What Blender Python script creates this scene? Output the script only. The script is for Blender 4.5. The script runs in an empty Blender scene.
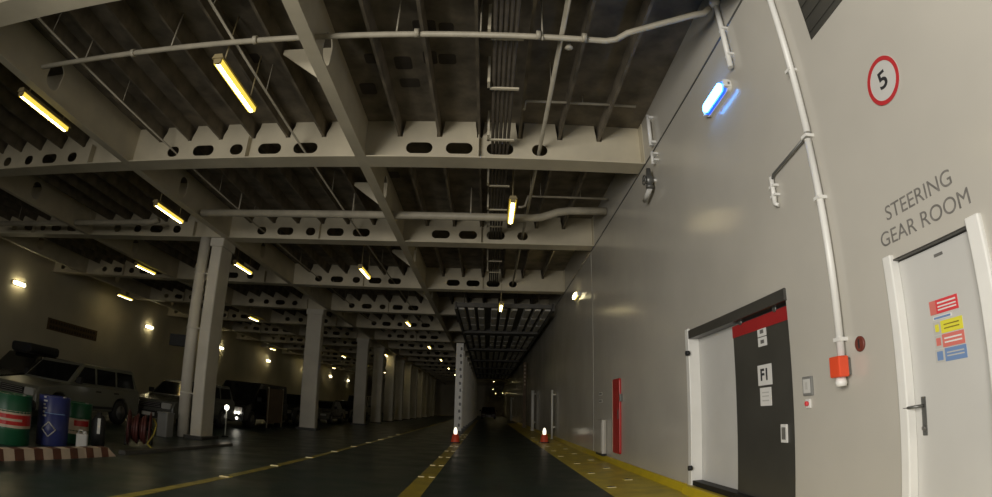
import bpy, bmesh, math, random
from mathutils import Vector, Matrix
random.seed(7)
PI = math.pi
S = bpy.context.scene
COL = S.collection

# ------------------------------------------------------------------ camera, world, light, exposure
CAM_H = 1.2
YAW, PITCH, ROLL = 0.010598, 0.300424, 0.021036
cd = bpy.data.cameras.new('camera')
cam = bpy.data.objects.new('camera', cd); COL.objects.link(cam)
cd.type = 'PANO'                                   # wide-angle action camera lens
cd.panorama_type = 'FISHEYE_LENS_POLYNOMIAL'
cd.sensor_fit = 'HORIZONTAL'; cd.sensor_width = 36.0; cd.sensor_height = 36.0 * 497 / 992
cd.fisheye_fov = PI
cd.fisheye_polynomial_k0 = 0.0
cd.fisheye_polynomial_k1 = -0.051564
cd.fisheye_polynomial_k2 = 0.0
cd.fisheye_polynomial_k3 = 4.849e-6
cd.fisheye_polynomial_k4 = 0.0
cd.clip_start = 0.05; cd.clip_end = 400
f = Vector((math.sin(YAW)*math.cos(PITCH), math.cos(YAW)*math.cos(PITCH), math.sin(PITCH)))
r0 = Vector((math.cos(YAW), -math.sin(YAW), 0)); u0 = r0.cross(f)
r1 = math.cos(ROLL)*r0 + math.sin(ROLL)*u0; u1 = -math.sin(ROLL)*r0 + math.cos(ROLL)*u0
cam.matrix_world = Matrix(((r1.x, u1.x, -f.x, 0), (r1.y, u1.y, -f.y, 0), (r1.z, u1.z, -f.z, CAM_H), (0, 0, 0, 1)))
S.camera = cam

w = bpy.data.worlds.new('deck_gloom'); S.world = w; w.use_nodes = True
w.node_tree.nodes['Background'].inputs['Color'].default_value = (1.0, 0.93, 0.80, 1)
w.node_tree.nodes['Background'].inputs['Strength'].default_value = 0.018

def area(name, loc, rot, sx, sy, power, color):
    l = bpy.data.lights.new(name, 'AREA'); l.shape = 'RECTANGLE'; l.size = sx; l.size_y = sy
    l.energy = power; l.color = color
    o = bpy.data.objects.new(name, l); COL.objects.link(o); o.location = loc; o.rotation_euler = rot
    return o
# added area lights behind the viewer, standing in for assumed stern daylight
area('starboard_wall_fill', (-5.2, -4.2, 2.7), (math.radians(90), 0, math.radians(-70)), 6.0, 4.0, 1150, (1.0, 0.955, 0.88))  # fill turned towards the starboard wall to brighten it
area('port_beam_fill', (-10.5, -9.0, 3.0), (math.radians(90), 0, 0), 14.0, 4.0, 330, (1.0, 0.95, 0.86))  # broad fill added to lift the port-side beams

S.view_settings.view_transform = 'Standard'; S.view_settings.look = 'None'
S.view_settings.gamma = 1.0; S.view_settings.use_curve_mapping = False
S.view_settings.exposure = 0.0

TUBE = 16.0            # radiance of a fluorescent tube

# ------------------------------------------------------------------ materials
MATS = {}
def mat(name, col, rough=0.5, metal=0.0, var=0.10, scale=2.0, spec=0.5, bump=0.0, emit=None, estr=0.0, coat=0.0, col2=None, detail=4.0, stretch=None, rvar=0.0):
    if name in MATS: return MATS[name]
    m = bpy.data.materials.new(name); m.use_nodes = True
    nt = m.node_tree; b = nt.nodes['Principled BSDF']
    b.inputs['Roughness'].default_value = rough; b.inputs['Metallic'].default_value = metal
    b.inputs['Specular IOR Level'].default_value = spec
    b.inputs['Coat Weight'].default_value = coat; b.inputs['Coat Roughness'].default_value = 0.12
    tc = nt.nodes.new('ShaderNodeTexCoord'); mp = nt.nodes.new('ShaderNodeMapping')
    if stretch: mp.inputs['Scale'].default_value = stretch
    nz = nt.nodes.new('ShaderNodeTexNoise'); nz.inputs['Scale'].default_value = scale; nz.inputs['Detail'].default_value = detail
    nt.links.new(tc.outputs['Object'], mp.inputs['Vector']); nt.links.new(mp.outputs['Vector'], nz.inputs['Vector'])
    rp = nt.nodes.new('ShaderNodeValToRGB')
    rp.color_ramp.elements[0].position = 0.32; rp.color_ramp.elements[1].position = 0.68
    c2 = col2 if col2 else tuple(min(1, c*(1+var)) for c in col)
    c1 = col if col2 else tuple(c*(1-var) for c in col)
    rp.color_ramp.elements[0].color = (*c1, 1); rp.color_ramp.elements[1].color = (*c2, 1)
    nt.links.new(nz.outputs['Fac'], rp.inputs['Fac']); nt.links.new(rp.outputs['Color'], b.inputs['Base Color'])
    if rvar:
        mr = nt.nodes.new('ShaderNodeMapRange')
        mr.inputs['From Min'].default_value = 0.3; mr.inputs['From Max'].default_value = 0.7
        mr.inputs['To Min'].default_value = max(0.02, rough-rvar); mr.inputs['To Max'].default_value = rough+rvar
        nt.links.new(nz.outputs['Fac'], mr.inputs['Value']); nt.links.new(mr.outputs['Result'], b.inputs['Roughness'])
    if bump:
        bp = nt.nodes.new('ShaderNodeBump'); bp.inputs['Strength'].default_value = bump; bp.inputs['Distance'].default_value = 0.01
        nt.links.new(nz.outputs['Fac'], bp.inputs['Height']); nt.links.new(bp.outputs['Normal'], b.inputs['Normal'])
    if emit:
        b.inputs['Emission Color'].default_value = (*emit, 1); b.inputs['Emission Strength'].default_value = estr
    MATS[name] = m
    return m

M = dict(
    wall=mat('glossy_grey_wall_paint', (0.50, 0.475, 0.42), 0.19, var=0.05, scale=0.7, spec=0.5, rvar=0.03),
    hull=mat('hull_wall_paint', (0.60, 0.55, 0.43), 0.5, var=0.10, scale=0.5),
    deck=mat('dark_green_deck_paint', (0.010, 0.023, 0.019), 0.36, var=0.35, scale=1.4, bump=0.2, rvar=0.08, spec=0.4),
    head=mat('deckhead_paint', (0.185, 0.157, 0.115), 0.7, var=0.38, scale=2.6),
    patch=mat('dark_repair_paint', (0.055, 0.045, 0.035), 0.7, var=0.2, scale=3),
    steel=mat('cream_steel_paint', (0.60, 0.54, 0.40), 0.55, var=0.10, scale=1.5),
    pillar=mat('pillar_paint', (0.66, 0.62, 0.53), 0.5, var=0.08, scale=1.2),
    pipe=mat('pipe_paint', (0.43, 0.39, 0.30), 0.5, var=0.12, scale=4),
    white=mat('white_paint', (0.78, 0.77, 0.73), 0.35, var=0.04, scale=3),
    doorw=mat('door_paint', (0.56, 0.55, 0.52), 0.35, var=0.03, scale=2),
    recess=mat('recess_paint', (0.60, 0.59, 0.56), 0.4, var=0.03, scale=2),
    dark=mat('dark_grey_paint', (0.055, 0.053, 0.046), 0.35, var=0.10, scale=2),
    black=mat('black_rubber', (0.012, 0.012, 0.012), 0.6, var=0.2, scale=6),
    red=mat('red_paint', (0.50, 0.022, 0.020), 0.35, var=0.08, scale=3),
    redband=mat('red_band', (0.36, 0.020, 0.022), 0.4, var=0.06, scale=3),
    orange=mat('orange_red_plastic', (0.78, 0.085, 0.03), 0.4, var=0.05, scale=3),
    maroon=mat('maroon_plate', (0.16, 0.035, 0.022), 0.5, var=0.1, scale=20),
    yellow=mat('yellow_deck_paint', (0.55, 0.43, 0.030), 0.42, var=0.22, scale=2.6, bump=0.1),
    yellow2=mat('fresh_yellow_paint', (0.56, 0.42, 0.015), 0.4, var=0.08, scale=3),
    oldyel=mat('worn_yellow_line', (0.30, 0.24, 0.035), 0.4, var=0.35, scale=5),
    brown=mat('brown_stripe', (0.115, 0.042, 0.022), 0.6, var=0.2, scale=4),
    cream=mat('cream_stripe', (0.55, 0.44, 0.33), 0.6, var=0.12, scale=4),
    green=mat('green_drum_paint', (0.010, 0.090, 0.038), 0.4, var=0.12, scale=4),
    blue=mat('blue_drum_paint', (0.026, 0.034, 0.14), 0.4, var=0.12, scale=4),
    metal=mat('bare_metal', (0.35, 0.34, 0.32), 0.35, metal=0.8, var=0.1, scale=6),
    handle=mat('dull_handle_metal', (0.16, 0.16, 0.15), 0.4, metal=0.6, var=0.1, scale=6),
    housing=mat('lamp_housing', (0.30, 0.24, 0.12), 0.5, var=0.1, scale=4),
    cable=mat('cable_sheath', (0.075, 0.062, 0.045), 0.6, var=0.2, scale=8),
    tube=mat('glowing_tube', (0.9, 0.85, 0.6), 0.4, emit=(1.0, 0.86, 0.50), estr=TUBE),
    lens=mat('yellow_lens', (0.7, 0.5, 0.1), 0.4, emit=(1.0, 0.74, 0.10), estr=1.0),
    bluetube=mat('glowing_blue_lens', (0.3, 0.5, 0.9), 0.3, emit=(0.085, 0.38, 1.0), estr=12.0),
    bluerim=mat('blue_lens_rim', (0.05, 0.2, 0.8), 0.3, emit=(0.01, 0.09, 1.0), estr=1.2),
    glow=mat('glowing_sleeve', (0.9, 0.9, 0.8), 0.4, emit=(1.0, 0.90, 0.68), estr=1.6),  # cone sleeve: emission stands in for reflected headlight
    headl=mat('lit_headlight', (0.9, 0.9, 0.8), 0.3, emit=(1.0, 0.95, 0.80), estr=7.0),
    glass=mat('dark_car_glass', (0.010, 0.011, 0.011), 0.06, var=0.1, spec=0.7),
    clear=mat('headlamp_glass', (0.45, 0.45, 0.43), 0.12, var=0.1),
    paper=mat('white_paper', (0.74, 0.73, 0.70), 0.5, var=0.03),
    paperg=mat('grey_paper', (0.50, 0.49, 0.46), 0.5, var=0.03),
    ink=mat('black_ink', (0.025, 0.025, 0.028), 0.6, var=0.05),
    letter=mat('stencil_paint', (0.17, 0.16, 0.145), 0.6, var=0.25, scale=14),
    inkg=mat('grey_ink', (0.14, 0.135, 0.125), 0.6, var=0.15, scale=12),
    sred=mat('red_sticker', (0.70, 0.06, 0.07), 0.45, var=0.04),
    spink=mat('pink_sticker', (0.66, 0.18, 0.15), 0.45, var=0.04),
    syel=mat('yellow_sticker', (0.74, 0.68, 0.06), 0.45, var=0.04),
    sblue=mat('blue_sticker', (0.17, 0.27, 0.48), 0.45, var=0.04),
    signring=mat('sign_red', (0.48, 0.030, 0.035), 0.45, var=0.05),
    board=mat('brown_sign_board', (0.12, 0.075, 0.035), 0.6, var=0.15, scale=3),
    boardink=mat('dark_sign_lettering', (0.05, 0.03, 0.016), 0.6, var=0.2),
    binp=mat('grey_plastic', (0.20, 0.20, 0.19), 0.5, var=0.06),
    hose=mat('dark_red_hose', (0.075, 0.018, 0.014), 0.5, var=0.15, scale=8),
    pot=mat('dark_socket', (0.010, 0.010, 0.008), 0.5, var=0.2),
    shiny=mat('worn_socket_rim', (0.66, 0.58, 0.32), 0.3, metal=0.2, var=0.1),
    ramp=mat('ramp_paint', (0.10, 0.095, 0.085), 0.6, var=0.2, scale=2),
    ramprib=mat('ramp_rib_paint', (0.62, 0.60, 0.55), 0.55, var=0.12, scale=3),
)

# ------------------------------------------------------------------ mesh helpers
def BM(): return bmesh.new()
def box(b, x0, x1, y0, y1, z0, z1, mi=0):
    vs = [b.verts.new(p) for p in ((x0,y0,z0),(x1,y0,z0),(x1,y1,z0),(x0,y1,z0),(x0,y0,z1),(x1,y0,z1),(x1,y1,z1),(x0,y1,z1))]
    for q in ((3,2,1,0),(4,5,6,7),(0,1,5,4),(1,2,6,5),(2,3,7,6),(3,0,4,7)):
        fc = b.faces.new([vs[i] for i in q]); fc.material_index = mi
    return vs
def ring_frame(d):
    d = d.normalized(); a = Vector((0,0,1)) if abs(d.z) < .9 else Vector((1,0,0))
    u = d.cross(a).normalized(); return u, d.cross(u).normalized()
def tube(b, pts, r, n=10, mi=0, radii=None):
    pts = [Vector(p) for p in pts]; rings = []
    for i, p in enumerate(pts):
        if i == 0: d = pts[1]-pts[0]
        elif i == len(pts)-1: d = pts[-1]-pts[-2]
        else: d = (pts[i+1]-pts[i]).normalized() + (pts[i]-pts[i-1]).normalized()
        if i == 0: u, v = ring_frame(d)
        else:
            dn = d.normalized(); u = (u - dn*u.dot(dn)).normalized(); v = dn.cross(u).normalized()
        rr = radii[i] if radii else r
        rings.append([b.verts.new(p + rr*(math.cos(2*PI*k/n)*u + math.sin(2*PI*k/n)*v)) for k in range(n)])
    for A, B in zip(rings, rings[1:]):
        for k in range(n):
            fc = b.faces.new((A[k], A[(k+1)%n], B[(k+1)%n], B[k])); fc.smooth = True; fc.material_index = mi
    for R in (rings[0][::-1], rings[-1]):
        try: fc = b.faces.new(R); fc.material_index = mi
        except ValueError: pass
def lathe(b, prof, n=24, c=(0,0,0), mi=0, axis='z'):
    rings = []
    for r, z in prof:
        R = []
        for k in range(n):
            a = 2*PI*k/n
            p = (r*math.cos(a), r*math.sin(a), z)
            if axis == 'x': p = (p[2], p[0], p[1])
            if axis == 'y': p = (p[0], p[2], p[1])
            R.append(b.verts.new((p[0]+c[0], p[1]+c[1], p[2]+c[2])))
        rings.append(R)
    for A, B in zip(rings, rings[1:]):
        for k in range(n):
            fc = b.faces.new((A[k], A[(k+1)%n], B[(k+1)%n], B[k])); fc.smooth = True; fc.material_index = mi
    b.faces.new(rings[0][::-1]).material_index = mi; b.faces.new(rings[-1]).material_index = mi
def prism(b, poly, a0, a1, axis='x', mi=0):
    """poly: 2-D outline; extruded between a0 and a1 along axis. axis x: poly=(y,z); y: (x,z); z: (x,y)"""
    def P(p, a): return {'x': (a,p[0],p[1]), 'y': (p[0],a,p[1]), 'z': (p[0],p[1],a)}[axis]
    A = [b.verts.new(P(p,a0)) for p in poly]; B = [b.verts.new(P(p,a1)) for p in poly]
    n = len(poly)
    for i in range(n):
        b.faces.new((A[i], A[(i+1)%n], B[(i+1)%n], B[i])).material_index = mi
    b.faces.new(A[::-1]).material_index = mi; b.faces.new(B).material_index = mi
def rrect(w, h, r, n=5, cx=0, cy=0):
    out = []
    for (sx, sy, a0) in ((1,1,0),(-1,1,PI/2),(-1,-1,PI),(1,-1,3*PI/2)):
        for k in range(n+1):
            a = a0 + PI/2*k/n
            out.append((cx+sx*(w/2-r)+r*math.cos(a), cy+sy*(h/2-r)+r*math.sin(a)))
    return out
def plate_mesh(name, outline, holes, thick):
    """flat plate with holes, outline in local XY, centred on z=0"""
    c = bpy.data.curves.new(name, 'CURVE'); c.dimensions = '2D'; c.fill_mode = 'BOTH'; c.extrude = thick/2
    for lp in [outline] + holes:
        s = c.splines.new('POLY'); s.points.add(len(lp)-1)
        for p, q in zip(s.points, lp): p.co = (q[0], q[1], 0, 1)
        s.use_cyclic_u = True
    o = bpy.data.objects.new(name, c); COL.objects.link(o)
    bpy.context.view_layer.update()
    me = bpy.data.meshes.new_from_object(o.evaluated_get(bpy.context.evaluated_depsgraph_get()))
    me.name = name
    bpy.data.objects.remove(o); bpy.data.curves.remove(c)
    return me
def link(name, me, m, parent=None, loc=None, rot=None):
    if m is not None and not len(me.materials):
        for q in (m if isinstance(m, (list, tuple)) else [m]): me.materials.append(q)
    o = bpy.data.objects.new(name, me); COL.objects.link(o)
    if parent: o.parent = parent
    if loc: o.location = loc
    if rot: o.rotation_euler = rot
    return o
def obj(name, b, m, parent=None, loc=None, rot=None, bevel=0.0):
    bmesh.ops.recalc_face_normals(b, faces=b.faces[:])
    me = bpy.data.meshes.new(name); b.to_mesh(me); b.free()
    o = link(name, me, m, parent, loc, rot)
    if bevel:
        md = o.modifiers.new('bevel', 'BEVEL'); md.width = bevel; md.segments = 2; md.limit_method = 'ANGLE'
    return o
def thing(name, label, cat, loc=(0,0,0), rz=0.0, group=None):
    o = bpy.data.objects.new(name, None); COL.objects.link(o); o.empty_display_size = .1
    o.location = loc; o.rotation_euler = (0,0,rz)
    o['label'] = label; o['category'] = cat
    if group: o['group'] = group
    return o
def tag(o, label, cat, group=None):
    o['label'] = label; o['category'] = cat
    if group: o['group'] = group
    return o
def struct(o, label=None):
    o['kind'] = 'structure'
    if label: o['label'] = label
    return o
def copy_tree(o, parent=None):
    c = o.copy(); COL.objects.link(c)
    if parent: c.parent = parent
    for ch in list(o.children): copy_tree(ch, c)
    return c
def text(name, body, size, m, parent, loc, rot, extrude=0.002, sx=1.0, shear=0.0, align='CENTER', bold=0.0):
    c = bpy.data.curves.new(name, 'FONT'); c.body = body; c.size = size; c.extrude = extrude
    c.align_x = align; c.align_y = 'CENTER'; c.shear = shear
    c.offset = bold
    tmp = bpy.data.objects.new(name, c); COL.objects.link(tmp); bpy.context.view_layer.update()
    me = bpy.data.meshes.new_from_object(tmp.evaluated_get(bpy.context.evaluated_depsgraph_get()))
    bpy.data.objects.remove(tmp); bpy.data.curves.remove(c); me.materials.clear()
    o = link(name, me, m, parent, loc, rot)
    o.scale = (sx, 1, 1)
    return o
WALLROT = (PI/2, 0, -PI/2)      # text on the starboard wall, read from inside the deck

# ------------------------------------------------------------------ setting: floor, deckhead, walls
XR, XL = 2.82, -20.5
ZC, ZB = 6.45, 5.60
Y0, Y1 = -2.5, 100.0
def fz(x): return 0.0 if x > -3.6 else max(-0.2, (x+3.6)*0.045)

b = BM()
xs = [XR+0.3, -3.6, -8.05, XL-0.3]
top = [[b.verts.new((x, y, fz(x))) for x in xs] for y in (Y0, Y1)]
bot = [[b.verts.new((x, y, -0.5)) for x in xs] for y in (Y0, Y1)]
for i in range(3):
    b.faces.new((top[0][i], top[0][i+1], top[1][i+1], top[1][i])); b.faces.new((bot[0][i], bot[0][i+1], bot[1][i+1], bot[1][i]))
    for k in (0, 1): b.faces.new((top[k][i], top[k][i+1], bot[k][i+1], bot[k][i]))
for i in (0, 3): b.faces.new((top[0][i], top[1][i], bot[1][i], bot[0][i]))
floor = struct(obj('floor', b, M['deck']))

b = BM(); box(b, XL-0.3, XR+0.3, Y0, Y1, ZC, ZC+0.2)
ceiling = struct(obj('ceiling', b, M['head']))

# starboard wall with a recess for the sliding door and the steering gear door
DY0, DY1, DZ0, DZ1 = 4.52, 7.24, 0.10, 2.28
SY0, SY1, SZ1 = 2.20, 2.97, 2.10
b = BM()
T = 0.35
box(b, XR, XR+T, Y0, SY0, 0, ZC); box(b, XR, XR+T, SY0, SY1, SZ1, ZC); box(b, XR, XR+T, SY1, DY0, 0, ZC)
box(b, XR, XR+T, DY0, DY1, DZ1, ZC); box(b, XR, XR+T, DY0, DY1, 0, DZ0); box(b, XR, XR+T, DY1, 14.17, 0, ZC)
box(b, XR, XR+T, 14.23, Y1, 0, ZC); box(b, XR+0.08, XR+T, 14.17, 14.23, 0, ZC)
wall_right = struct(obj('wall_right', b, M['wall']))
b = BM(); box(b, XR+0.02, XR+0.08, 14.17, 14.23, 0, ZC); obj('joint_filler', b, M['black'], wall_right)
# half-round seam strip: the long line along the wall
b = BM(); prism(b, [(XR, 5.560), (XR-0.018, 5.565), (XR-0.018, 5.577), (XR, 5.590)], Y0, Y1, 'y')
struct(obj('trim_1', b, M['handle']))
b = BM(); box(b, XL-0.3, XL, Y0, Y1, -0.3, ZC); wall_left = struct(obj('wall_left', b, M['hull']))
b = BM(); box(b, XL, XR, Y1-0.3, Y1, -0.3, ZC); struct(obj('wall_front', b, M['hull']))

# deckhead stiffeners (bulb flats), one object each
SX = lambda k: -1.01 + 0.755*k
b = BM(); box(b, -0.012, 0.012, Y0, Y1, -0.30, 0); box(b, -0.035, 0.012, Y0, Y1, -0.33, -0.295)
sm = bpy.data.meshes.new('stiffener'); bmesh.ops.recalc_face_normals(b, faces=b.faces[:]); b.to_mesh(sm); b.free()
GX = (-2.43, -7.70, -13.10, -18.3)
for k in range(-25, 5):
    if k in (-2, -9, -16, -23): continue
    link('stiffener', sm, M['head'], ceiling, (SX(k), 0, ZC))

# dark repair patches on the deckhead plating
patch_me = {}
for i, (x, y) in enumerate(((-1.98, 6.85), (-1.48, 6.98), (-1.44, 7.55), (-1.03, 6.84), (-0.76, 6.88), (-1.05, 6.11), (-0.73, 6.13), (-2.2, 7.72), (-1.3, 5.3), (-1.85, 5.2), (-4.0, 6.7), (-2.35, 11.3), (-3.2, 11.9))):
    w_, d_ = 0.11 + 0.03*(i % 3), 0.13 + 0.04*(i % 2)
    b = BM(); prism(b, rrect(2*w_, 2*d_, 0.05, 4), -0.006, 0.0, 'z')
    obj('plating_patch', b, M['patch'], ceiling, (x, y, ZC))

# transverse deck beams: web with slots and lightening holes, bottom flange
BY = [-1.15, 3.90, 8.85, 13.9, 19.6, 25.0, 30.3, 35.5, 40.7, 45.9, 51.1, 56.3, 61.5, 66.7, 71.9, 77.1, 82.3, 87.5, 92.7, 97.9]
ZBW = ZB - 0.0
outline = [(XR, ZB), (XR, ZC)]
for k in range(4, -26, -1):
    x = SX(k)
    if x > XR - 0.2 or x < XL + .2: continue
    if k in (-2, -9, -16, -23): continue
    wl = wr = (0.085 if -2.4 < x else 0.125)
    outline += [(x+wr, ZC), (x+wr*0.92, ZC-0.10), (x+0.055, ZC-0.25), (x+0.05, ZC-0.34), (x-0.05, ZC-0.34), (x-0.055, ZC-0.25), (x-wl*0.92, ZC-0.10), (x-wl, ZC)]
outline += [(XL, ZC), (XL, ZB)]
holes = []
def oval(x, w_, h_=0.235, z=5.875):
    holes.append(rrect(w_, h_, h_/2-0.002, 7, x, z))
for x, k in ((-1.38,1),(-.63,1),(.13,1),(.87,0),(-3.62,1),(-4.38,1),(-5.12,0),(-5.90,1),(-6.65,0),(-10.39,1),(-9.6,0),(-11.15,0),(-12.0,0),
             (-14.1,1),(-14.9,1),(-15.6,0),(-16.4,1),(-17.2,0),(-19.2,1),(-19.9,0)):
    oval(x, 0.50 if k else 0.29)
web = plate_mesh('beam_web', outline, holes, 0.016)
b = BM(); box(b, XL, XR, -0.225, 0.225, ZB-0.022, ZB); bmesh.ops.recalc_face_normals(b, faces=b.faces[:])
flg = bpy.data.meshes.new('beam_flange'); b.to_mesh(flg); b.free()
b = BM()
for x in (-0.27, -4.82, -8.9, -16.0): box(b, x-0.008, x+0.008, -0.16, -0.008, ZB, ZC-0.36)
box(b, XR-0.016, XR-0.001, -0.225, -0.008, ZB, ZC-0.02)
bmesh.ops.recalc_face_normals(b, faces=b.faces[:]); ws = bpy.data.meshes.new('web_stiffener'); b.to_mesh(ws); b.free()
for i, y in enumerate(BY):
    o = struct(link('beam', web, M['steel'], None, (0, y, 0), (PI/2, 0, 0)))
    for nm, me in (('flange', flg), ('web_stiffener', ws)):
        c = link(nm, me, M['steel'], o); c.rotation_euler = (-PI/2, 0, 0)

# longitudinal girders with manholes, flange and tripping brackets
gh = []
for y0, y1 in zip(BY, BY[1:]):
    gh.append(rrect(0.36, 0.52, 0.17, 6, (y0+y1)/2 - 0.35, 6.02))
gweb = plate_mesh('girder_web', [(Y0, ZB), (Y1, ZB), (Y1, ZC), (Y0, ZC)], gh, 0.016)
b = BM(); box(b, -0.10, 0.10, Y0, Y1, ZB-0.024, ZB-0.002); bmesh.ops.recalc_face_normals(b, faces=b.faces[:])
gfl = bpy.data.meshes.new('girder_flange'); b.to_mesh(gfl); b.free()
b = BM(); prism(b, [(-0.008, ZB+0.01), (-0.13, ZB+0.01), (-0.16, ZB+0.08), (-0.80, ZC-0.30), (-0.80, ZC-0.22), (-0.008, ZC-0.22)], -0.012, 0.012, 'y')
bmesh.ops.recalc_face_normals(b, faces=b.faces[:]); gbr = bpy.data.meshes.new('bracket'); b.to_mesh(gbr); b.free()
for gx in GX:
    o = struct(link('girder', gweb, M['steel'], None, (gx, 0, 0), (PI/2, 0, PI/2)))
    c = link('flange', gfl, M['steel'], o); inv = o.matrix_basis.to_3x3().inverted().to_euler()
    c.matrix_basis = Matrix.Rotation(0, 4, 'X'); c.rotation_euler = inv
    for y0, y1 in zip(BY[:9], BY[1:10]):
        c = link('bracket', gbr, M['steel'], o); c.rotation_euler = inv; c.location = ((y0+y1)/2 - 0.1, 0, 0)

# ------------------------------------------------------------------ pillars
def pillar_bm(z1, w_, d_):
    b = BM()
    prism(b, rrect(w_, d_, 0.05, 3), 0, z1, 'z')
    return b
PY = [14.12, 24.95, 35.4, 40.9, 46.1, 51.3, 56.5, 61.7, 66.9, 72.1, 77.3, 82.5]
for i, y in enumerate(PY):
    z0 = -0.2
    w_, d_ = (0.36, 0.74) if i == 0 else (0.78, 0.46)
    o = struct(obj('pillar', pillar_bm(ZB-0.03-z0, w_, d_), M['pillar'], None, (-7.98 if i == 0 else -8.40, y, z0)))
    b = BM(); prism(b, rrect(w_+0.26, d_+0.3, 0.06, 3), 0.0, 0.10, 'z'); obj('plinth', b, M['dark'], o)
    b = BM(); prism(b, rrect(w_+0.10, d_+0.1, 0.05, 3), ZB-0.03-z0-0.25, ZB-0.031-z0, 'z'); obj('cap', b, M['pillar'], o)
    if i == 0:
        b = BM(); tube(b, [(-0.42, -0.34, 0.02), (-0.42, -0.34, ZB-z0-0.04)], 0.17, 16)
        p = obj('drain_pipe', b, M['pillar'], o)
        for zz in (1.25, 3.1, 4.7):
            b = BM(); lathe(b, [(0.185, zz-0.03), (0.185, zz+0.03)], 16, (-0.42, -0.34, 0)); box(b, -0.42, -0.17, -0.36, -0.32, zz-0.02, zz+0.02)
            obj('clamp', b, M['pillar'], p)

# ------------------------------------------------------------------ deck markings (painted on the floor)
def strip(name, x0, x1, y0, y1, m, t=0.004, n=1):
    b = BM()
    pts = [(x0, fz(x0)+t), (x1, fz(x1)+t), (x1, fz(x1)-0.01), (x0, fz(x0)-0.01)]
    prism(b, pts, y0, y1, 'y')
    return obj(name, b, m, floor)
strip('lane_line', -1.13, -0.845, 1.5, 60, mat('dull_yellow_line', (0.33, 0.25, 0.02), 0.45, var=0.25, scale=2.6))
strip('lane_line', -3.70, -3.55, 1.5, 60, M['oldyel'])
strip('walkway_paint', 1.74, XR, 1.0, 48, M['yellow'])
b = BM(); prism(b, [(XR-0.10, 0.003), (XR, 0.003), (XR, 0.11), (XR-0.03, 0.11)], DY1+0.12, 48, 'y')
struct(obj('baseboard_right', b, M['yellow2']))
def pots(name, x, y, parent, r=0.085):
    """flush lashing socket: dark cross-shaped hole inside a worn steel rim"""
    o = BM(); lathe(o, [(r, 0.0), (r, 0.006), (r*0.9, 0.010)], 18)
    rim = obj(name, o, M['yellow'], parent, (x, y, fz(x)+0.002))
    o = BM()
    for a in (0, PI/2):
        c, s = math.cos(a), math.sin(a)
        prism(o, [(c*px-s*py, s*px+c*py) for px, py in rrect(r*1.5, r*0.5, r*0.24, 4)], 0.0, 0.012+0.001*(a > 0), 'z')
    obj('socket_hole', o, M['pot'], rim)
    o = BM(); prism(o, [(-r*0.8, -r*1.0), (r*0.8, -r*1.0), (r*0.6, -r*0.75), (-r*0.6, -r*0.75)], 0.0, 0.014, 'z')
    obj('worn_edge', o, M['shiny'], rim)
yy = 8.2
for i in range(9):
    for x in (1.95, 2.42):
        pots('lashing_socket', x + 0.05*((i*7) % 3 - 1), yy + (0.8 if x > 2.2 else 0), floor)
    for x in (-1.08, -0.90): pots('lashing_socket', x, yy*1.02+0.9, floor, 0.06)
    pots('lashing_socket', -3.62, yy-1.0, floor, 0.09)
    yy += 1.9

# ------------------------------------------------------------------ sliding door F1 (door_1)
b = BM(); box(b, XR+0.14, XR+0.18, DY0+1.28, DY1, DZ0, DZ1-0.002)
door1 = struct(obj('door_1', b, M['recess']))
b = BM(); box(b, XR-0.03, XR+0.14, DY1-0.10, DY1+0.02, 0.02, DZ1+0.02); post = obj('door_frame', b, M['white'], door1, bevel=0.01)
for z in (0.36, 1.95):
    b = BM(); lathe(b, [(0.035, -0.05), (0.035, 0.0), (0.02, 0.01)], 12, (XR-0.03, DY1-0.12, z), axis='x'); obj('hinge_bolt', b, M['black'], post)
b = BM(); box(b, XR+0.05, XR+0.10, DY0+0.015, DY0+1.34, DZ0+0.02, DZ1-0.16); leaf = obj('door_leaf', b, M['dark'], door1, bevel=0.008)
b = BM(); box(b, XR+0.044, XR+0.05, DY0+0.02, DY0+1.335, DZ1-0.30, DZ1-0.165); obj('red_band', b, M['redband'], leaf)
b = BM(); box(b, XR-0.03, XR+0.13, DY0-0.02, DY1-0.11, DZ1-0.13, DZ1-0.01); rail = obj('top_rail', b, M['dark'], door1, bevel=0.006)
for y in (DY0+0.3, DY0+1.1):
    b = BM(); lathe(b, [(0.035, 0), (0.035, 0.02)], 12, (XR+0.03, y, DZ1-0.15), axis='x'); obj('roller', b, M['handle'], rail)
b = BM(); box(b, XR-0.012, XR+0.13, DY0, DY1-0.11, 0.12, 0.185); obj('bottom_rail', b, M['black'], door1)
b = BM(); prism(b, [(XR-0.14, 0.0), (XR-0.005, 0.0), (XR-0.005, 0.118), (XR-0.09, 0.118)], DY0, DY1, 'y'); obj('sill', b, M['yellow2'], door1, bevel=0.01)
def notice(y0, y1, z0, z1, m, parent, lines=(), x=XR+0.05, name='notice', t=0.004, mline=None):
    b = BM(); box(b, x-t, x, y0, y1, z0, z1); o = obj(name, b, m, parent)
    if lines:
        b = BM()
        for (ya, yb, za, zb) in lines:
            box(b, x-t-0.0012, x-t, y0+(y1-y0)*ya, y0+(y1-y0)*yb, z0+(z1-z0)*za, z0+(z1-z0)*zb)
        obj('print', b, mline or M['inkg'], o)
    return o
yc = DY0 + 0.62
n = notice(yc-0.15, yc+0.15, 1.385, 1.60, M['paper'], leaf)
text('lettering', 'F1', 0.17, M['ink'], n, (XR+0.044, yc, 1.49), WALLROT, 0.0012, 1.15, bold=0.005)
notice(yc-0.12, yc+0.12, 1.17, 1.36, M['paper'], leaf, [(.2,.8,.25,.32),(.2,.8,.5,.56),(.2,.8,.7,.76)], mline=M['paperg'])
notice(yc-0.09, yc+0.10, 1.90, 2.00, M['paper'], leaf, [(.3,.7,.3,.7)])
notice(yc-0.09, yc+0.10, 1.795, 1.89, M['paper'], leaf, [(.3,.7,.3,.7)])
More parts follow.
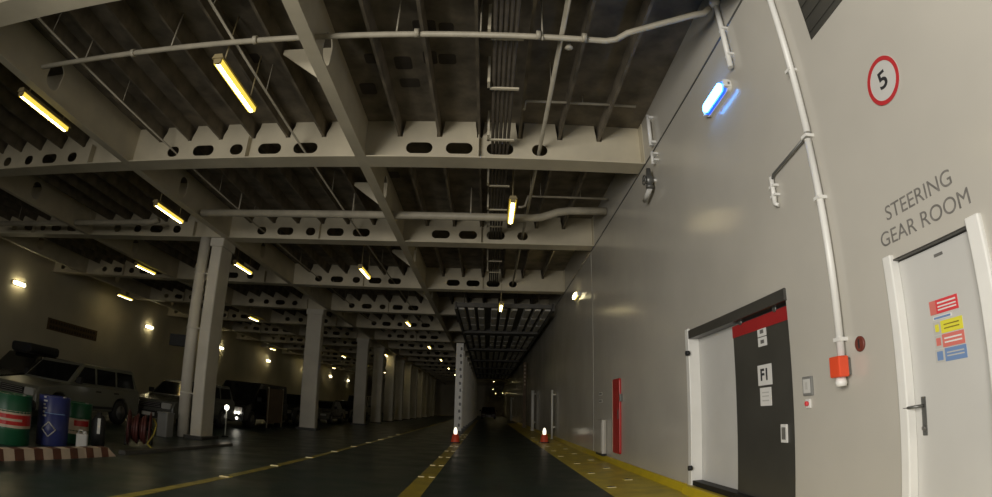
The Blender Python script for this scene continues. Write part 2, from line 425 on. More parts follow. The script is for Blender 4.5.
b = BM(); box(b, XR+0.034, XR+0.05, DY0+0.20, DY0+0.32, 0.80, 0.98); pl = obj('handle_plate', b, M['paper'], leaf, bevel=0.004)
b = BM(); box(b, XR+0.030, XR+0.034, DY0+0.225, DY0+0.295, 0.83, 0.95); obj('handle_recess', b, M['inkg'], pl)

# ------------------------------------------------------------------ steering gear room door (door_2)
b = BM(); box(b, XR+0.05, XR+0.10, SY0+0.004, SY1-0.004, 0.03, SZ1-0.012)
door2 = struct(obj('door_2', b, M['doorw'], bevel=0.004))
for nm, ya, yb in (('door_frame', SY1-0.015, SY1+0.075), ('door_frame', SY0-0.10, SY0+0.015)):
    b = BM(); box(b, XR-0.035, XR+0.05, ya, yb, 0.0, SZ1+0.04); obj(nm, b, M['white'], door2, bevel=0.01)
b = BM(); box(b, XR-0.006, XR+0.05, SY0+0.015, SY1-0.015, SZ1-0.006, SZ1+0.006); obj('head_shadow', b, M['dark'], door2)  # dark strip painting in the shadow gap over the door leaf
b = BM(); box(b, XR+0.042, XR+0.05, SY1-0.12, SY1-0.075, 0.88, 1.14); hp = obj('handle_plate', b, M['handle'], door2, bevel=0.004)
b = BM(); tube(b, [(XR+0.045, SY1-0.098, 1.08), (XR-0.02, SY1-0.098, 1.08), (XR-0.025, SY1-0.02, 1.075), (XR-0.025, SY1+0.03, 1.075)], 0.011, 8); obj('door_handle', b, M['handle'], hp)
b = BM(); lathe(b, [(0.016, 0), (0.016, 0.015)], 12, (XR+0.028, SY1-0.098, 0.93), axis='x'); obj('lock_cylinder', b, M['metal'], hp)
ds = (door2,)
def dn(y0, y1, z0, z1, m, lines=(), ml=None): return notice(y0, y1, z0, z1, m, door2, lines, mline=ml)
dn(2.46, 2.66, 1.655, 1.745, M['sred'], [(.08,.92,.2,.3),(.08,.92,.42,.52),(.08,.92,.68,.8)], M['paper'])
dn(2.66, 2.72, 1.655, 1.745, M['spink'])
dn(2.53, 2.70, 1.618, 1.640, M['paper'], [(.05,.95,.2,.8)], M['sblue'])
dn(2.445, 2.64, 1.525, 1.605, M['syel'], [(.15,.85,.3,.4),(.15,.85,.6,.7)], M['oldyel'])
dn(2.64, 2.71, 1.525, 1.605, M['paperg'], [(.25,.75,.2,.8)], M['syel'])
dn(2.445, 2.64, 1.435, 1.518, M['spink'], [(.1,.9,.3,.42),(.1,.9,.6,.72)], M['paper'])
dn(2.64, 2.71, 1.435, 1.518, M['paperg'], [(.2,.8,.2,.8)], M['spink'])
dn(2.44, 2.63, 1.345, 1.428, M['sblue'], [(.1,.9,.35,.45),(.1,.9,.6,.7)], M['paperg'])
dn(2.63, 2.72, 1.345, 1.428, M['paperg'], [(.2,.8,.15,.85)], M['sblue'])
dn(2.52, 2.60, 2.015, 2.035, M['inkg'])
lt = text('lettering', 'STEERING', 0.152, M['letter'], wall_right, (XR-0.001, 2.60, 2.435), WALLROT, 0.0012, 1.04)
lt = text('lettering', 'GEAR ROOM', 0.152, M['letter'], wall_right, (XR-0.001, 2.60, 2.265), WALLROT, 0.0012, 1.04)

# ------------------------------------------------------------------ things on the starboard wall
t = thing('speed_limit_sign', 'round white sign with red ring and black number 5 high on grey wall', 'sign', (XR, 2.60, 3.355))
b = BM(); lathe(b, [(0.185, 0), (0.185, -0.006)], 40, axis='x'); obj('sign_plate', b, M['doorw'], t)
b = BM()
A = [[b.verts.new((xx, rr*math.cos(2*PI*k/48), rr*math.sin(2*PI*k/48))) for k in range(48)] for rr, xx in ((0.185, -0.0062), (0.185, -0.010), (0.152, -0.010), (0.152, -0.0062))]
for i in range(4):
    P, Q = A[i], A[(i+1) % 4]
    for k in range(48): b.faces.new((P[k], P[(k+1)%48], Q[(k+1)%48], Q[k]))
obj('red_ring', b, M['signring'], t)
text('number', '5', 0.19, M['ink'], t, (-0.0075, 0, 0), WALLROT, 0.0012, 1.2, bold=0.003)

t = thing('wall_conduit', 'long white vertical conduit running down wall to orange-red alarm box', 'conduit', (XR, 3.66, 1.55))
b = BM(); tube(b, [(-0.05, -0.02, 4.85), (-0.05, -0.02, 1.92)], 0.034, 10); obj('upper_pipe', b, M['white'], t)
b = BM(); tube(b, [(-0.05, 0.0, 1.86), (-0.05, 0.0, -0.03)], 0.034, 10); obj('lower_pipe', b, M['white'], t)
for z in (0.1, 1.3, 1.89, 2.6, 3.6, 4.4):
    b = BM(); box(b, -0.088, 0.0, -0.042, 0.042, z-0.015, z+0.015); obj('clip', b, M['white'], t)
t = thing('conduit_branch', 'bent grey conduit branch with white tail beside the long conduit', 'conduit', (XR, 3.66, 3.4))
b = BM(); tube(b, [(-0.04, 0.05, 0.06), (-0.04, 0.70, -0.01), (-0.04, 0.74, -0.05)], 0.013, 8); obj('arm', b, M['handle'], t)
b = BM(); tube(b, [(-0.04, 0.75, -0.02), (-0.04, 0.76, -0.30)], 0.026, 8); obj('tail', b, M['white'], t)
for z in (-0.12, -0.22):
    b = BM(); box(b, -0.06, 0.0, 0.70, 0.80, z-0.012, z+0.012); obj('clip', b, M['white'], t)
b = BM(); tube(b, [(-0.05, 0.76, -0.30), (-0.02, 0.72, -0.33)], 0.02, 8); obj('end_cap', b, M['white'], t)

t = thing('alarm_sounder', 'orange-red alarm sounder box at bottom end of white conduit', 'alarm', (XR, 3.65, 1.43))
b = BM(); box(b, -0.15, -0.05, -0.085, 0.055, -0.08, 0.085); obj('sounder_body', b, M['orange'], t, bevel=0.012)
b = BM(); box(b, -0.05, 0.0, -0.05, 0.12, -0.07, 0.07); obj('back_box', b, M['handle'], t, bevel=0.01)
b = BM(); lathe(b, [(0.045, -0.15), (0.05, -0.12), (0.04, -0.08)], 16, (-0.08, 0.0, 0)); obj('lower_cap', b, M['white'], t)
t = thing('wall_disc', 'small maroon round plate on wall next to the alarm sounder', 'plate', (XR, 3.46, 1.585))
b = BM(); lathe(b, [(0.06, 0), (0.06, -0.012), (0.05, -0.018)], 24, axis='x'); obj('disc', b, M['maroon'], t)
b = BM(); box(b, -0.021, -0.018, -0.008, 0.008, -0.035, 0.035); obj('mark', b, M['ink'], t)
t = thing('call_point', 'small grey-framed white wall panel beside the dark sliding door', 'switch', (XR, 4.24, 1.32))
b = BM(); box(b, -0.025, 0, -0.075, 0.075, -0.085, 0.085); obj('frame', b, M['binp'], t, bevel=0.006)
b = BM(); box(b, -0.029, -0.025, -0.055, 0.055, -0.062, 0.062); obj('face', b, M['recess'], t)
b = BM(); box(b, -0.031, -0.029, -0.02, 0.02, -0.03, 0.035); obj('symbol', b, M['paperg'], t)
t = thing('push_button', 'tiny red push button below the grey-framed wall panel', 'button', (XR, 4.25, 1.165))
b = BM(); box(b, -0.02, 0, -0.035, 0.035, -0.04, 0.04); obj('base', b, M['paper'], t, bevel=0.004)
b = BM(); lathe(b, [(0.022, -0.02), (0.022, -0.04), (0.015, -0.045)], 14, axis='x'); obj('button', b, M['sred'], t)

# dark ventilation opening up on the wall
t = thing('wall_vent', 'dark grey ventilation opening high on wall above the steering gear door', 'vent', (XR, 2.55, 4.85))
b = BM(); box(b, -0.012, 0.0, -0.75, 0.72, -0.61, 0.75); obj('backing', b, M['dark'], t)
for k in range(9):
    z = -0.54 + k*0.15
    b = BM(); prism(b, [(-0.012, z), (-0.012, z+0.11), (-0.018, z-0.01), (-0.020, z-0.01)], -0.73, 0.70, 'y'); obj('louvre', b, M['dark'], t)

# wall lamps
def wall_lamp(label, y, z, mcore, mrim, L=0.62):
    t = thing('wall_lamp', label, 'lamp', (XR, y, z), 0, 'bulkhead lamps on the grey wall')
    b = BM(); prism(b, rrect(L+0.10, 0.17, 0.07, 4), -0.045, 0.0, 'x'); obj('base', b, M['white'], t)
    b = BM(); prism(b, rrect(L+0.02, 0.15, 0.07, 6), -0.085, -0.045, 'x'); obj('lens_rim', b, mrim, t)
    b = BM(); prism(b, rrect(L-0.04, 0.125, 0.06, 6), -0.135, -0.085, 'x'); obj('lens', b, mcore, t, bevel=0.015)
    for s in (-1, 1):
        b = BM(); box(b, -0.10, -0.02, s*(L/2+0.03)-0.02, s*(L/2+0.03)+0.02, -0.05, 0.05); obj('end_clip', b, M['white'], t)
    return t
wall_lamp('bright blue glowing bulkhead lamp high on the grey wall', 5.30, 4.87, M['bluetube'], M['bluerim'])
wall_lamp('warm white bulkhead lamp farther along the grey wall, near the beams', 16.5, 4.80, M['tube'], M['lens'])

# vertical white pipe with junction ball near the top of wall
t = thing('drop_pipe', 'short white vertical pipe above the blue lamp', 'pipe', (XR, 4.76, 5.0))
b = BM(); tube(b, [(-0.06, 0, -0.03), (-0.06, 0, 0.98)], 0.035, 10); obj('pipe_run', b, M['white'], t)
b = BM(); lathe(b, [(0.02, 0.93), (0.06, 0.96), (0.075, 1.0), (0.06, 1.05), (0.02, 1.08)], 14, (-0.07, 0, 0)); obj('joint', b, M['white'], t)
for z in (0.15, 0.55):
    b = BM(); box(b, -0.08, 0, -0.05, 0.05, z-0.015, z+0.015); obj('clip', b, M['white'], t)
t = thing('riser_pipe', 'white riser pipe piece on the wall by the end of the first big beam', 'pipe', (XR, 8.0, 5.62))
b = BM(); tube(b, [(-0.07, 0, 0.0), (-0.07, 0, 0.62)], 0.035, 10); obj('pipe_run', b, M['white'], t)
for z in (0.04, 0.54):
    b = BM(); box(b, -0.08, 0, -0.09, 0.06, z-0.02, z+0.02); obj('clip', b, M['white'], t)
t = thing('pipe_bracket', 'small white bracket between the riser pipe and the valve', 'bracket', (XR, 8.0, 5.36))
b = BM(); tube(b, [(-0.07, 0, -0.10), (-0.07, 0, 0.14)], 0.03, 8); obj('stub', b, M['white'], t)
for z in (-0.06, 0.06):
    b = BM(); box(b, -0.08, 0, -0.12, 0.03, z-0.015, z+0.015); obj('arm', b, M['white'], t)
t = thing('drencher_valve', 'dark valve with handwheel on the wall below the small bracket', 'valve', (XR, 8.15, 5.02))
b = BM(); lathe(b, [(0.04, -0.16), (0.07, -0.14), (0.07, -0.10), (0.045, -0.08), (0.085, -0.02), (0.085, 0.04), (0.05, 0.09), (0.04, 0.22)], 14, (-0.12, 0, 0)); obj('valve_body', b, M['handle'], t)
b = BM(); tube(b, [(-0.21+0*k, 0.085*math.cos(2*PI*k/16), 0.085*math.sin(2*PI*k/16)) for k in range(17)], 0.012, 6); tube(b, [(-0.21, -0.08, 0), (-0.21, 0.08, 0)], 0.01, 6); tube(b, [(-0.21, 0, 0), (-0.1, 0, 0)], 0.014, 6); obj('handwheel', b, M['handle'], t)
b = BM(); tube(b, [(-0.12, 0, -0.16), (-0.12, 0.35, -0.24)], 0.045, 8); obj('outlet', b, M['recess'], t)
b = BM(); box(b, -0.12, 0, -0.03, 0.03, -0.02, 0.02); obj('mount', b, M['white'], t)

# red fire point and its neighbours
t = thing('fire_hose_cabinet', 'tall narrow red cabinet standing out from the grey wall', 'cabinet', (XR, 11.5, 0.25))
b = BM(); prism(b, rrect(0.62, 1.62, 0.05, 3, 0, 0.81), -0.045, 0.0, 'x'); obj('cabinet_body', b, M['red'], t, bevel=0.01)
b = BM(); box(b, -0.05, 0.0, 0.31, 0.345, 0.03, 1.59); obj('edge_trim', b, M['cream'], t)
b = BM(); box(b, -0.06, 0.0, -0.42, -0.36, 1.12, 1.28); obj('key_box', b, M['handle'], t, bevel=0.006)
b = BM(); box(b, -0.055, -0.045, -0.2, -0.16, 0.75, 0.95); obj('handle', b, M['handle'], t)
t = thing('extinguisher_locker', 'slim pale grey locker at the foot of the wall beside the red cabinet', 'locker', (XR, 13.0, 0.10))
b = BM(); prism(b, rrect(0.12, 0.80, 0.04, 3, -0.06, 0), 0.06, 0.86, 'z'); obj('locker_body', b, M['wall'], t)
b = BM(); box(b, -0.11, 0.0, -0.38, 0.38, 0.0, 0.06); obj('foot', b, M['black'], t)
b = BM(); box(b, -0.128, -0.119, -0.33, 0.33, 0.12, 0.80); obj('door', b, M['wall'], t, bevel=0.004)
t = thing('wall_notice', 'pair of small grey labels on wall above the pale slim locker', 'notice', (XR, 13.3, 1.42))
for z in (0.0, 0.18):
    b = BM(); box(b, -0.006, 0, -0.2, 0.2, z-0.04, z+0.04); obj('label_plate', b, M['paperg'], t)
    b = BM(); box(b, -0.008, -0.006, -0.17, 0.17, z-0.02, z+0.02); obj('print', b, M['inkg'], t)

# white guard poles along the wall
def pole(label, x, y, z0, z1, r=0.06):
    t = thing('guard_pole', label, 'pole', (x, y, z0), 0, 'white guard poles by the wall')
    b = BM(); tube(b, [(0,0,0), (0,0,z1-z0)], r, 12); obj('post', b, M['white'], t)
    b = BM(); lathe(b, [(r+0.02, 0), (r+0.02, 0.03)], 12); obj('foot_plate', b, M['white'], t)
    for z in (0.5, z1-z0-0.2):
        b = BM(); box(b, 0, XR-x, -0.03, 0.03, z-0.02, z+0.02); obj('wall_bracket', b, M['white'], t)
pole('white guard pole nearest the tall red cabinet', 2.70, 22.4, 0.0, 2.05, 0.042)
pole('white guard pole just beyond the cone by the wall', 2.66, 31.5, 0.0, 2.35, 0.09)
pole('white guard pole farthest along the dark wall', 2.60, 58.0, 0.0, 2.6, 0.08)

# ------------------------------------------------------------------ traffic cones
def cone(label, x, y):
    t = thing('traffic_cone', label, 'cone', (x, y, 0.004), 0, 'red cones with glowing sleeves at the lane mouth')
    b = BM(); prism(b, rrect(0.34, 0.34, 0.05, 3), 0, 0.035, 'z'); obj('base', b, M['black'], t)
    b = BM(); lathe(b, [(0.155, 0.035), (0.15, 0.06), (0.115, 0.28), (0.105, 0.30)], 20); obj('cone_body', b, M['orange'], t)
    b = BM(); lathe(b, [(0.045, 0.30), (0.064, 0.34), (0.064, 0.43), (0.045, 0.50), (0.02, 0.545)], 18); obj('glowing_sleeve', b, M['glow'], t)  # reflective sleeve, its bright shine added as emission
cone('red cone with glowing white sleeve on top, at foot of the barrier posts', -1.06, 18.8)
cone('red cone with glowing white sleeve on top, on yellow walkway by the wall', 2.10, 19.7)

# ------------------------------------------------------------------ raised ramp with guide posts in the lane ahead
t = thing('hoistable_ramp', 'raised grey vehicle ramp with ribbed underside hanging over the lane ahead', 'ramp', (0.62, 20.9, 5.12))
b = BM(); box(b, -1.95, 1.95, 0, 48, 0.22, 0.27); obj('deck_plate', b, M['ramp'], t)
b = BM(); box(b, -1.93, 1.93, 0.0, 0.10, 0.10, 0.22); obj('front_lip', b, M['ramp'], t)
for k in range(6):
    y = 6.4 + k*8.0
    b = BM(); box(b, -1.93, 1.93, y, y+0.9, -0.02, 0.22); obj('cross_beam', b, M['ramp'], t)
far_ribs = BM()
for k in range(6):
    for j in range(9):
        x = (-1.35, 0.0, 1.35)[j//3] + (j % 3 - 1)*0.40
        for q in range(3):
            y = 0.35 + k*8.0 + q*2.0
            if y + 1.8 > 48: continue
            b = BM() if k < 3 else far_ribs
            prism(b, [(x-0.14, 0.215), (x-0.11, 0.06), (x+0.11, 0.06), (x+0.14, 0.215)], y, y+1.8, 'y')
            if k < 3: obj('rib', b, M['ramprib'], t)
obj('rib', far_ribs, M['ramprib'], t)['kind'] = 'stuff'
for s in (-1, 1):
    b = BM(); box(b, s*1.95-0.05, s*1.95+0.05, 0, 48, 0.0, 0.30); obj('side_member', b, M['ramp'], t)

for y in (0.3, 8.0, 16.0, 24.0, 32.0, 40.0, 47.5):
    for s in (-1, 1):
        b = BM(); tube(b, [(0.12+s*1.51-0.24, y, 0.27), (0.12+s*1.51-0.24, y, ZC-0.365-5.12)], 0.02, 6); obj('lifting_cable', b, M['cable'], t)
hp = [rrect(0.11, 0.17, 0.045, 4, 0.09 if k % 2 else 0.06, 0.35+k*0.36) for k in range(12)]
pm = plate_mesh('post_face', [(-0.185, 0), (0.185, 0), (0.185, 4.6), (-0.185, 4.6)], hp, 0.012)
b = BM(); box(b, -0.17, -0.158, 0.008, 0.14, 0.0, 4.58); box(b, 0.158, 0.17, 0.008, 0.14, 0.0, 4.58); bmesh.ops.recalc_face_normals(b, faces=b.faces[:]); pb = bpy.data.meshes.new('post_body'); b.to_mesh(pb); b.free()
b = BM(); box(b, -0.155, 0.155, 0.05, 0.06, 0.06, 4.55); bmesh.ops.recalc_face_normals(b, faces=b.faces[:]); pk = bpy.data.meshes.new('hole_shade'); b.to_mesh(pk); b.free()  # dark sheet behind the holes, painting in the shade inside the post
b = BM(); box(b, -0.22, 0.22, -0.03, 0.24, 0.0, 0.06); bmesh.ops.recalc_face_normals(b, faces=b.faces[:]); pf = bpy.data.meshes.new('post_foot'); b.to_mesh(pf); b.free()
b = BM(); box(b, -0.05, 0.05, 0.0, 0.30, 0.0, 4.55); bmesh.ops.recalc_face_normals(b, faces=b.faces[:]); pb2 = bpy.data.meshes.new('post_body'); b.to_mesh(pb2); b.free()
b = BM(); box(b, -0.12, 0.12, -0.012, 0.0, 0.0, 4.6); box(b, -0.12, 0.12, 0.30, 0.312, 0.0, 4.6); bmesh.ops.recalc_face_normals(b, faces=b.faces[:]); pg2 = bpy.data.meshes.new('post_flange'); b.to_mesh(pg2); b.free()
ordw = ['nearest', 'second', 'third', 'fourth', 'fifth', 'sixth', 'seventh', 'eighth', 'ninth', 'tenth', 'eleventh', 'twelfth', 'thirteenth', 'fourteenth', 'fifteenth', 'sixteenth', 'seventeenth', 'eighteenth']
for i in range(14):
    lab = ('tall white perforated barrier post at the near end of the row, behind the cone' if i == 0 else
           'tall pale barrier post in the lane-side row, %s counting from the cone' % ordw[i])
    t = thing('barrier_post', lab, 'post', (-1.47, 27.8 + i*3.6, 0.0), 0, 'barrier posts along the lane')
    if i == 0:
        fo = link('face_plate', pm, M['white'], t); fo.rotation_euler = (PI/2, 0, 0)
        link('post_body', pb, M['pillar'], t); link('hole_shade', pk, M['dark'], t); link('foot', pf, M['dark'], t)
    else:
        link('post_body', pb2, M['steel'], t); link('post_flange', pg2, M['pillar'], t); link('foot', pf, M['dark'], t)
t = thing('ramp_guide_post', 'dark guide post with pale pin plates against the wall far down the lane', 'post', (2.56, 37.0, 0.0))
b = BM(); box(b, -0.10, 0.10, 0.0, 0.16, 0.0, 4.5); obj('post_body', b, M['board'], t)
for k in range(6):
    b = BM(); box(b, -0.05, 0.05, -0.012, 0.0, 2.9+k*0.26, 3.02+k*0.26); obj('pin_plate', b, M['cream'], t)
b = BM(); box(b, -0.16, 0.16, -0.05, 0.2, 0.0, 0.05); obj('foot', b, M['dark'], t)

# ------------------------------------------------------------------ deckhead pipes and cable trays
def hanger(parent, x, y, z0, z1=ZC, r=0.012, nm='hanger', m=None):
    b = BM(); tube(b, [(x, y, z0), (x, y, z1)], r, 6); return obj(nm, b, m or M['pipe'], parent)
t = thing('sprinkler_pipe', 'long pale pipe crossing under the ceiling in front of first big beam', 'pipe', (0, 5.45, 5.8))
b = BM(); tube(b, [(-7.4, 0, 0), (1.45, 0.05, 0), (1.58, 0.0, 0), (1.7, -0.15, 0), (2.45, -0.62, 0), (2.58, -0.66, 0.02), (2.66, -0.68, 0.1)], 0.042, 10); obj('pipe_run', b, M['pipe'], t)
for x in (-5.4, -3.3, -1.03, 0.55, 1.15):
    b = BM(); lathe(b, [(0.062, x-0.03), (0.062, x+0.03)], 12, (0, 0.01, 0), axis='x'); obj('collar', b, M['pipe'], t)
for x in (-6.4, -4.7, -1.3, -0.2, 0.60): hanger(t, x, 0.0, -0.09 if x == 0.60 else 0.03, ZC-5.8)
b = BM(); lathe(b, [(0.02, 0.0), (0.03, -0.05), (0.06, -0.10), (0.02, -0.12)], 10, (0.98, 0.25, 0.1)); obj('nozzle', b, M['pipe'], t)

t = thing('branch_pipe', 'thin pale pipe with elbow running to wall under the ceiling before first beam', 'pipe', (0.53, 7.8, 6.28))
b = BM(); tube(b, [(-0.02, 0, -0.18), (0, 0, -0.02), (0.04, 0, 0), (1.95, 0, 0)], 0.025, 8); obj('pipe_run', b, M['pipe'], t)
hanger(t, 1.0, 0, 0.0, 0.17)
t = thing('ventilation_duct', 'thick pale pipe crossing under the ceiling just ahead of second beam', 'pipe', (0, 12.0, 5.70))
b = BM(); tube(b, [(-7.6, 0, 0), (0.95, 0, 0), (1.2, 0, 0.03), (1.6, 0, 0.17), (1.9, 0, 0.22), (2.80, 0, 0.24)], 0.095, 14); obj('duct_run', b, M['pipe'], t)
for x in (-6.5, -3.4, -0.5): hanger(t, x, 0.0, 0.09, ZC-5.70, 0.018)
t = thing('drain_line', 'thin pipe with drop legs near the wall, behind first big beam', 'pipe', (0.9, 11.6, 6.1))
b = BM(); tube(b, [(-0.28, 0, -0.28), (-0.2, 0, -0.28), (-0.12, 0, -0.25), (-0.05, 0, 0), (1.85, 0, 0)], 0.028, 8); obj('pipe_run', b, M['pipe'], t)
for x in (0.25, 1.2): hanger(t, x, 0, 0, 0.35)
t = thing('crossing_pipe', 'pale pipe crossing the dark left bays below the second beam', 'pipe', (0, 13.0, 5.78))
b = BM(); tube(b, [(-17.5, 0, -0.1), (-10.0, 0, 0.0), (-9.7, 0, 0.08)], 0.09, 12); obj('pipe_run', b, M['pipe'], t)
for x in (-16.0, -12.5): hanger(t, x, 0, 0.05, ZC-5.78)

def long_pipe(label, x, z, y0, y1, r=0.03, m=None):
    t = thing('service_pipe', label, 'pipe', (x, y0, z), 0, 'service pipes threading the beams')
    b = BM(); tube(b, [(0,0,0), (0, y1-y0, 0)], r, 8); obj('pipe_run', b, m or M['pipe'], t)
    y = y0 + 1.2
    while y < y1:
        if min(abs(y - q) for q in BY) > 0.4: hanger(t, 0, y-y0, r*0.5, ZC-z, 0.008)
        y += 2.1
    return t
long_pipe('pipe threading the round beam holes between cable tray and grey wall', 0.87, 5.90, 1.5, 20.5, 0.036)
long_pipe('thin pipe threading the beam holes left of the middle girder', -3.70, 5.90, 1.5, 34, 0.022)
long_pipe('thin pipe threading the round beam holes beside the left girder', -6.65, 5.90, 1.5, 34, 0.020)

t = thing('cable_tray', 'ceiling cable tray of black cables on pale bracket arms in the right bay', 'cable tray', (0.13, 2.0, 5.93))
for k in range(5):
    b = BM(); tube(b, [(-0.14+k*0.07, 0, -0.03+0.006*(k%2)), (-0.14+k*0.07, 18.6, -0.03)], 0.028, 6); obj('cable', b, M['cable'], t)
for k, y in enumerate((1.2, 3.62, 4.82, 6.45, 8.5, 9.9, 11.1, 13.0, 14.4, 15.8)):
    b = BM(); box(b, -0.24, -0.20, y-0.03, y+0.03, -0.09, ZC-5.93); box(b, -0.24, -0.20, y-0.20, y+0.03, -0.09, -0.02); hg = obj('hanger', b, M['steel'], t)
    b = BM(); box(b, -0.22, 0.24, y-0.025, y+0.025, -0.09, -0.062); obj('arm', b, M['steel'], hg)

# ------------------------------------------------------------------ ceiling lamps
def make_lamp():
    t = thing('ceiling_lamp', '', 'lamp')
    b = BM(); prism(b, [(-0.09, 0.03), (0.09, 0.03), (0.06, 0.10), (-0.06, 0.10)], -0.70, 0.70, 'y'); obj('housing', b, M['housing'], t)
    b = BM()
    prism(b, rrect(0.072, 0.07, 0.03, 4, 0, -0.020), -0.63, 0.63, 'y'); obj('tube', b, M['tube'], t)
    for s in (-1, 1):
        b = BM(); prism(b, [(s*0.038, -0.045), (s*0.056, -0.045), (s*0.064, -0.03), (s*0.064, 0.03), (s*0.038, 0.03)], -0.65, 0.65, 'y'); obj('side_lens', b, M['lens'], t)
        b = BM(); prism(b, rrect(0.115, 0.10, 0.035, 4, 0, 0.0), s*0.645, s*0.68, 'y'); obj('end_cap', b, M['housing'], t)
        b = BM(); tube(b, [(0, s*0.5, 0.10), (0, s*0.5, ZC-5.5)], 0.012, 6); obj('hanger', b, M['housing'], t)
    return t
LP = make_lamp(); first = [True]
def lamp(x, y, z, label):
    o = LP if first[0] else copy_tree(LP); first[0] = False
    o.location = (x, y, z); o['label'] = label; o['group'] = 'yellow tube lamps under the ceiling'
    # hangers reach the deckhead from z
def row(x, ys, z, name):
    for i, y in enumerate(ys):
        lamp(x[i] if isinstance(x, list) else x, y, z, 'glowing yellow ceiling tube lamp, %s in the row %s' % (ordw[i], name))
row([-3.82, -4.16, -4.20, -4.20, -4.20, -4.20, -4.15, -4.15], [6.15, 16.95, 27.4, 38.0, 47.8, 57.5, 68.2, 78.5], 5.5, 'just left of the middle girder')
row([-8.02, -8.30, -8.60, -8.7, -8.8, -8.8], [6.35, 11.5, 16.9, 45.4, 54.3, 64.5], 5.5, 'along the pillars')
row(0.45, [11.1], 5.5, 'under the right bay cable tray')
lamp(0.45, 20.1, 5.08, 'glowing yellow ceiling tube lamp at the near edge of the raised ramp')
row(-13.4, [17.7, 28.5, 38.6, 48.8, 58.8, 69.5, 80.5], 5.5, 'over the parked vehicles')
row(-19.4, [24.2, 35.0, 46.0, 56.2, 66.3], 5.5, 'close to the far left wall')
def far_lamp(x, y, z, label):
    lamp(x, y, z, label)
far_lamp(0.92, 80.0, 5.4, 'small glowing ceiling lamp deep down the lane, uppermost of the distant cluster')
far_lamp(0.90, 88.0, 4.55, 'small glowing ceiling lamp deep down the lane, leftmost in the distant cluster')
far_lamp(1.30, 84.0, 3.75, 'small glowing lamp deep down the lane, lowest of the distant cluster')
far_lamp(2.40, 84.0, 3.85, 'small glowing lamp deep down the lane, beside the wall in the distant cluster')

# lamps fixed to the far left wall
t0 = None
for i, y in enumerate((17.5, 28.3, 38.0, 47.6, 58.0, 68.6, 77.8)):
    t = thing('hull_lamp', 'glowing lamp bracketed on the far left wall, %s from the near end' % ordw[i].replace('nearest', 'first'), 'lamp', (XL, y, 4.5), 0, 'lamps on the far left wall')
    b = BM(); prism(b, rrect(0.80, 0.18, 0.06, 4), 0.0, 0.06, 'x'); obj('base', b, M['housing'], t)
    b = BM(); prism(b, rrect(0.70, 0.14, 0.06, 4), 0.06, 0.14, 'x'); obj('lens', b, M['tube'], t)

# ------------------------------------------------------------------ port side: sign board, kerb, drums ...
t = thing('wall_sign_board', 'long brown two-line sign board on the far left wall above vehicles', 'sign', (XL, 21.7, 3.2))
b = BM(); box(b, 0, 0.03, -1.9, 1.9, -0.28, 0.27); obj('board', b, M['board'], t)
b = BM()
for z in (0.12, -0.14):
    y = -1.75
    while y < 1.6:
        ww = random.uniform(0.10, 0.2); box(b, 0.03, 0.036, y, y+ww, z-0.075, z+0.075); y += ww + 0.06
obj('lettering', b, M['boardink'], t)

t = thing('monitor_box', 'black rectangular box on an arm beside the nearest pillar', 'speaker', (-8.75, 13.78, 2.5))
b = BM(); box(b, -0.34, 0.22, -0.10, 0.10, -0.16, 0.17); obj('box_body', b, M['black'], t, bevel=0.01)
b = BM(); tube(b, [(0.22, 0.0, 0.05), (0.30, 0.03, 0.05)], 0.02, 6); obj('arm', b, M['black'], t)

# striped kerb
b = BM(); y = 2.70; k = 0; prof = [(-6.12, -0.13), (-6.32, -0.13), (-6.32, 0.035), (-6.16, 0.035)]
seg = []
while y < 7.50:
    mi = k % 2; y2 = y + (0.20 if mi == 0 else 0.183)
    prism(b, prof, y, y2, 'y', mi); y = y2; k += 1
A = [b.verts.new((px, y, pz)) for px, pz in prof]; B = [b.verts.new((px, y+0.22, -0.13 + (pz+0.13)*0.05)) for px, pz in prof]
for i in range(4): b.faces.new((A[i], A[(i+1)%4], B[(i+1)%4], B[i]))
b.faces.new(B)
tag(obj('striped_kerb', b, [M['cream'], M['brown']]), 'low kerb painted in cream and brown stripes before the drums', 'kerb')
b = BM(); prism(b, [(-6.20, -0.14), (-6.36, -0.14), (-6.36, -0.05), (-6.22, -0.05)], 8.25, 12.6, 'y')
tag(obj('deck_kerb', b, M['dark']), 'plain low dark kerb edge in front of the hose reel', 'kerb')

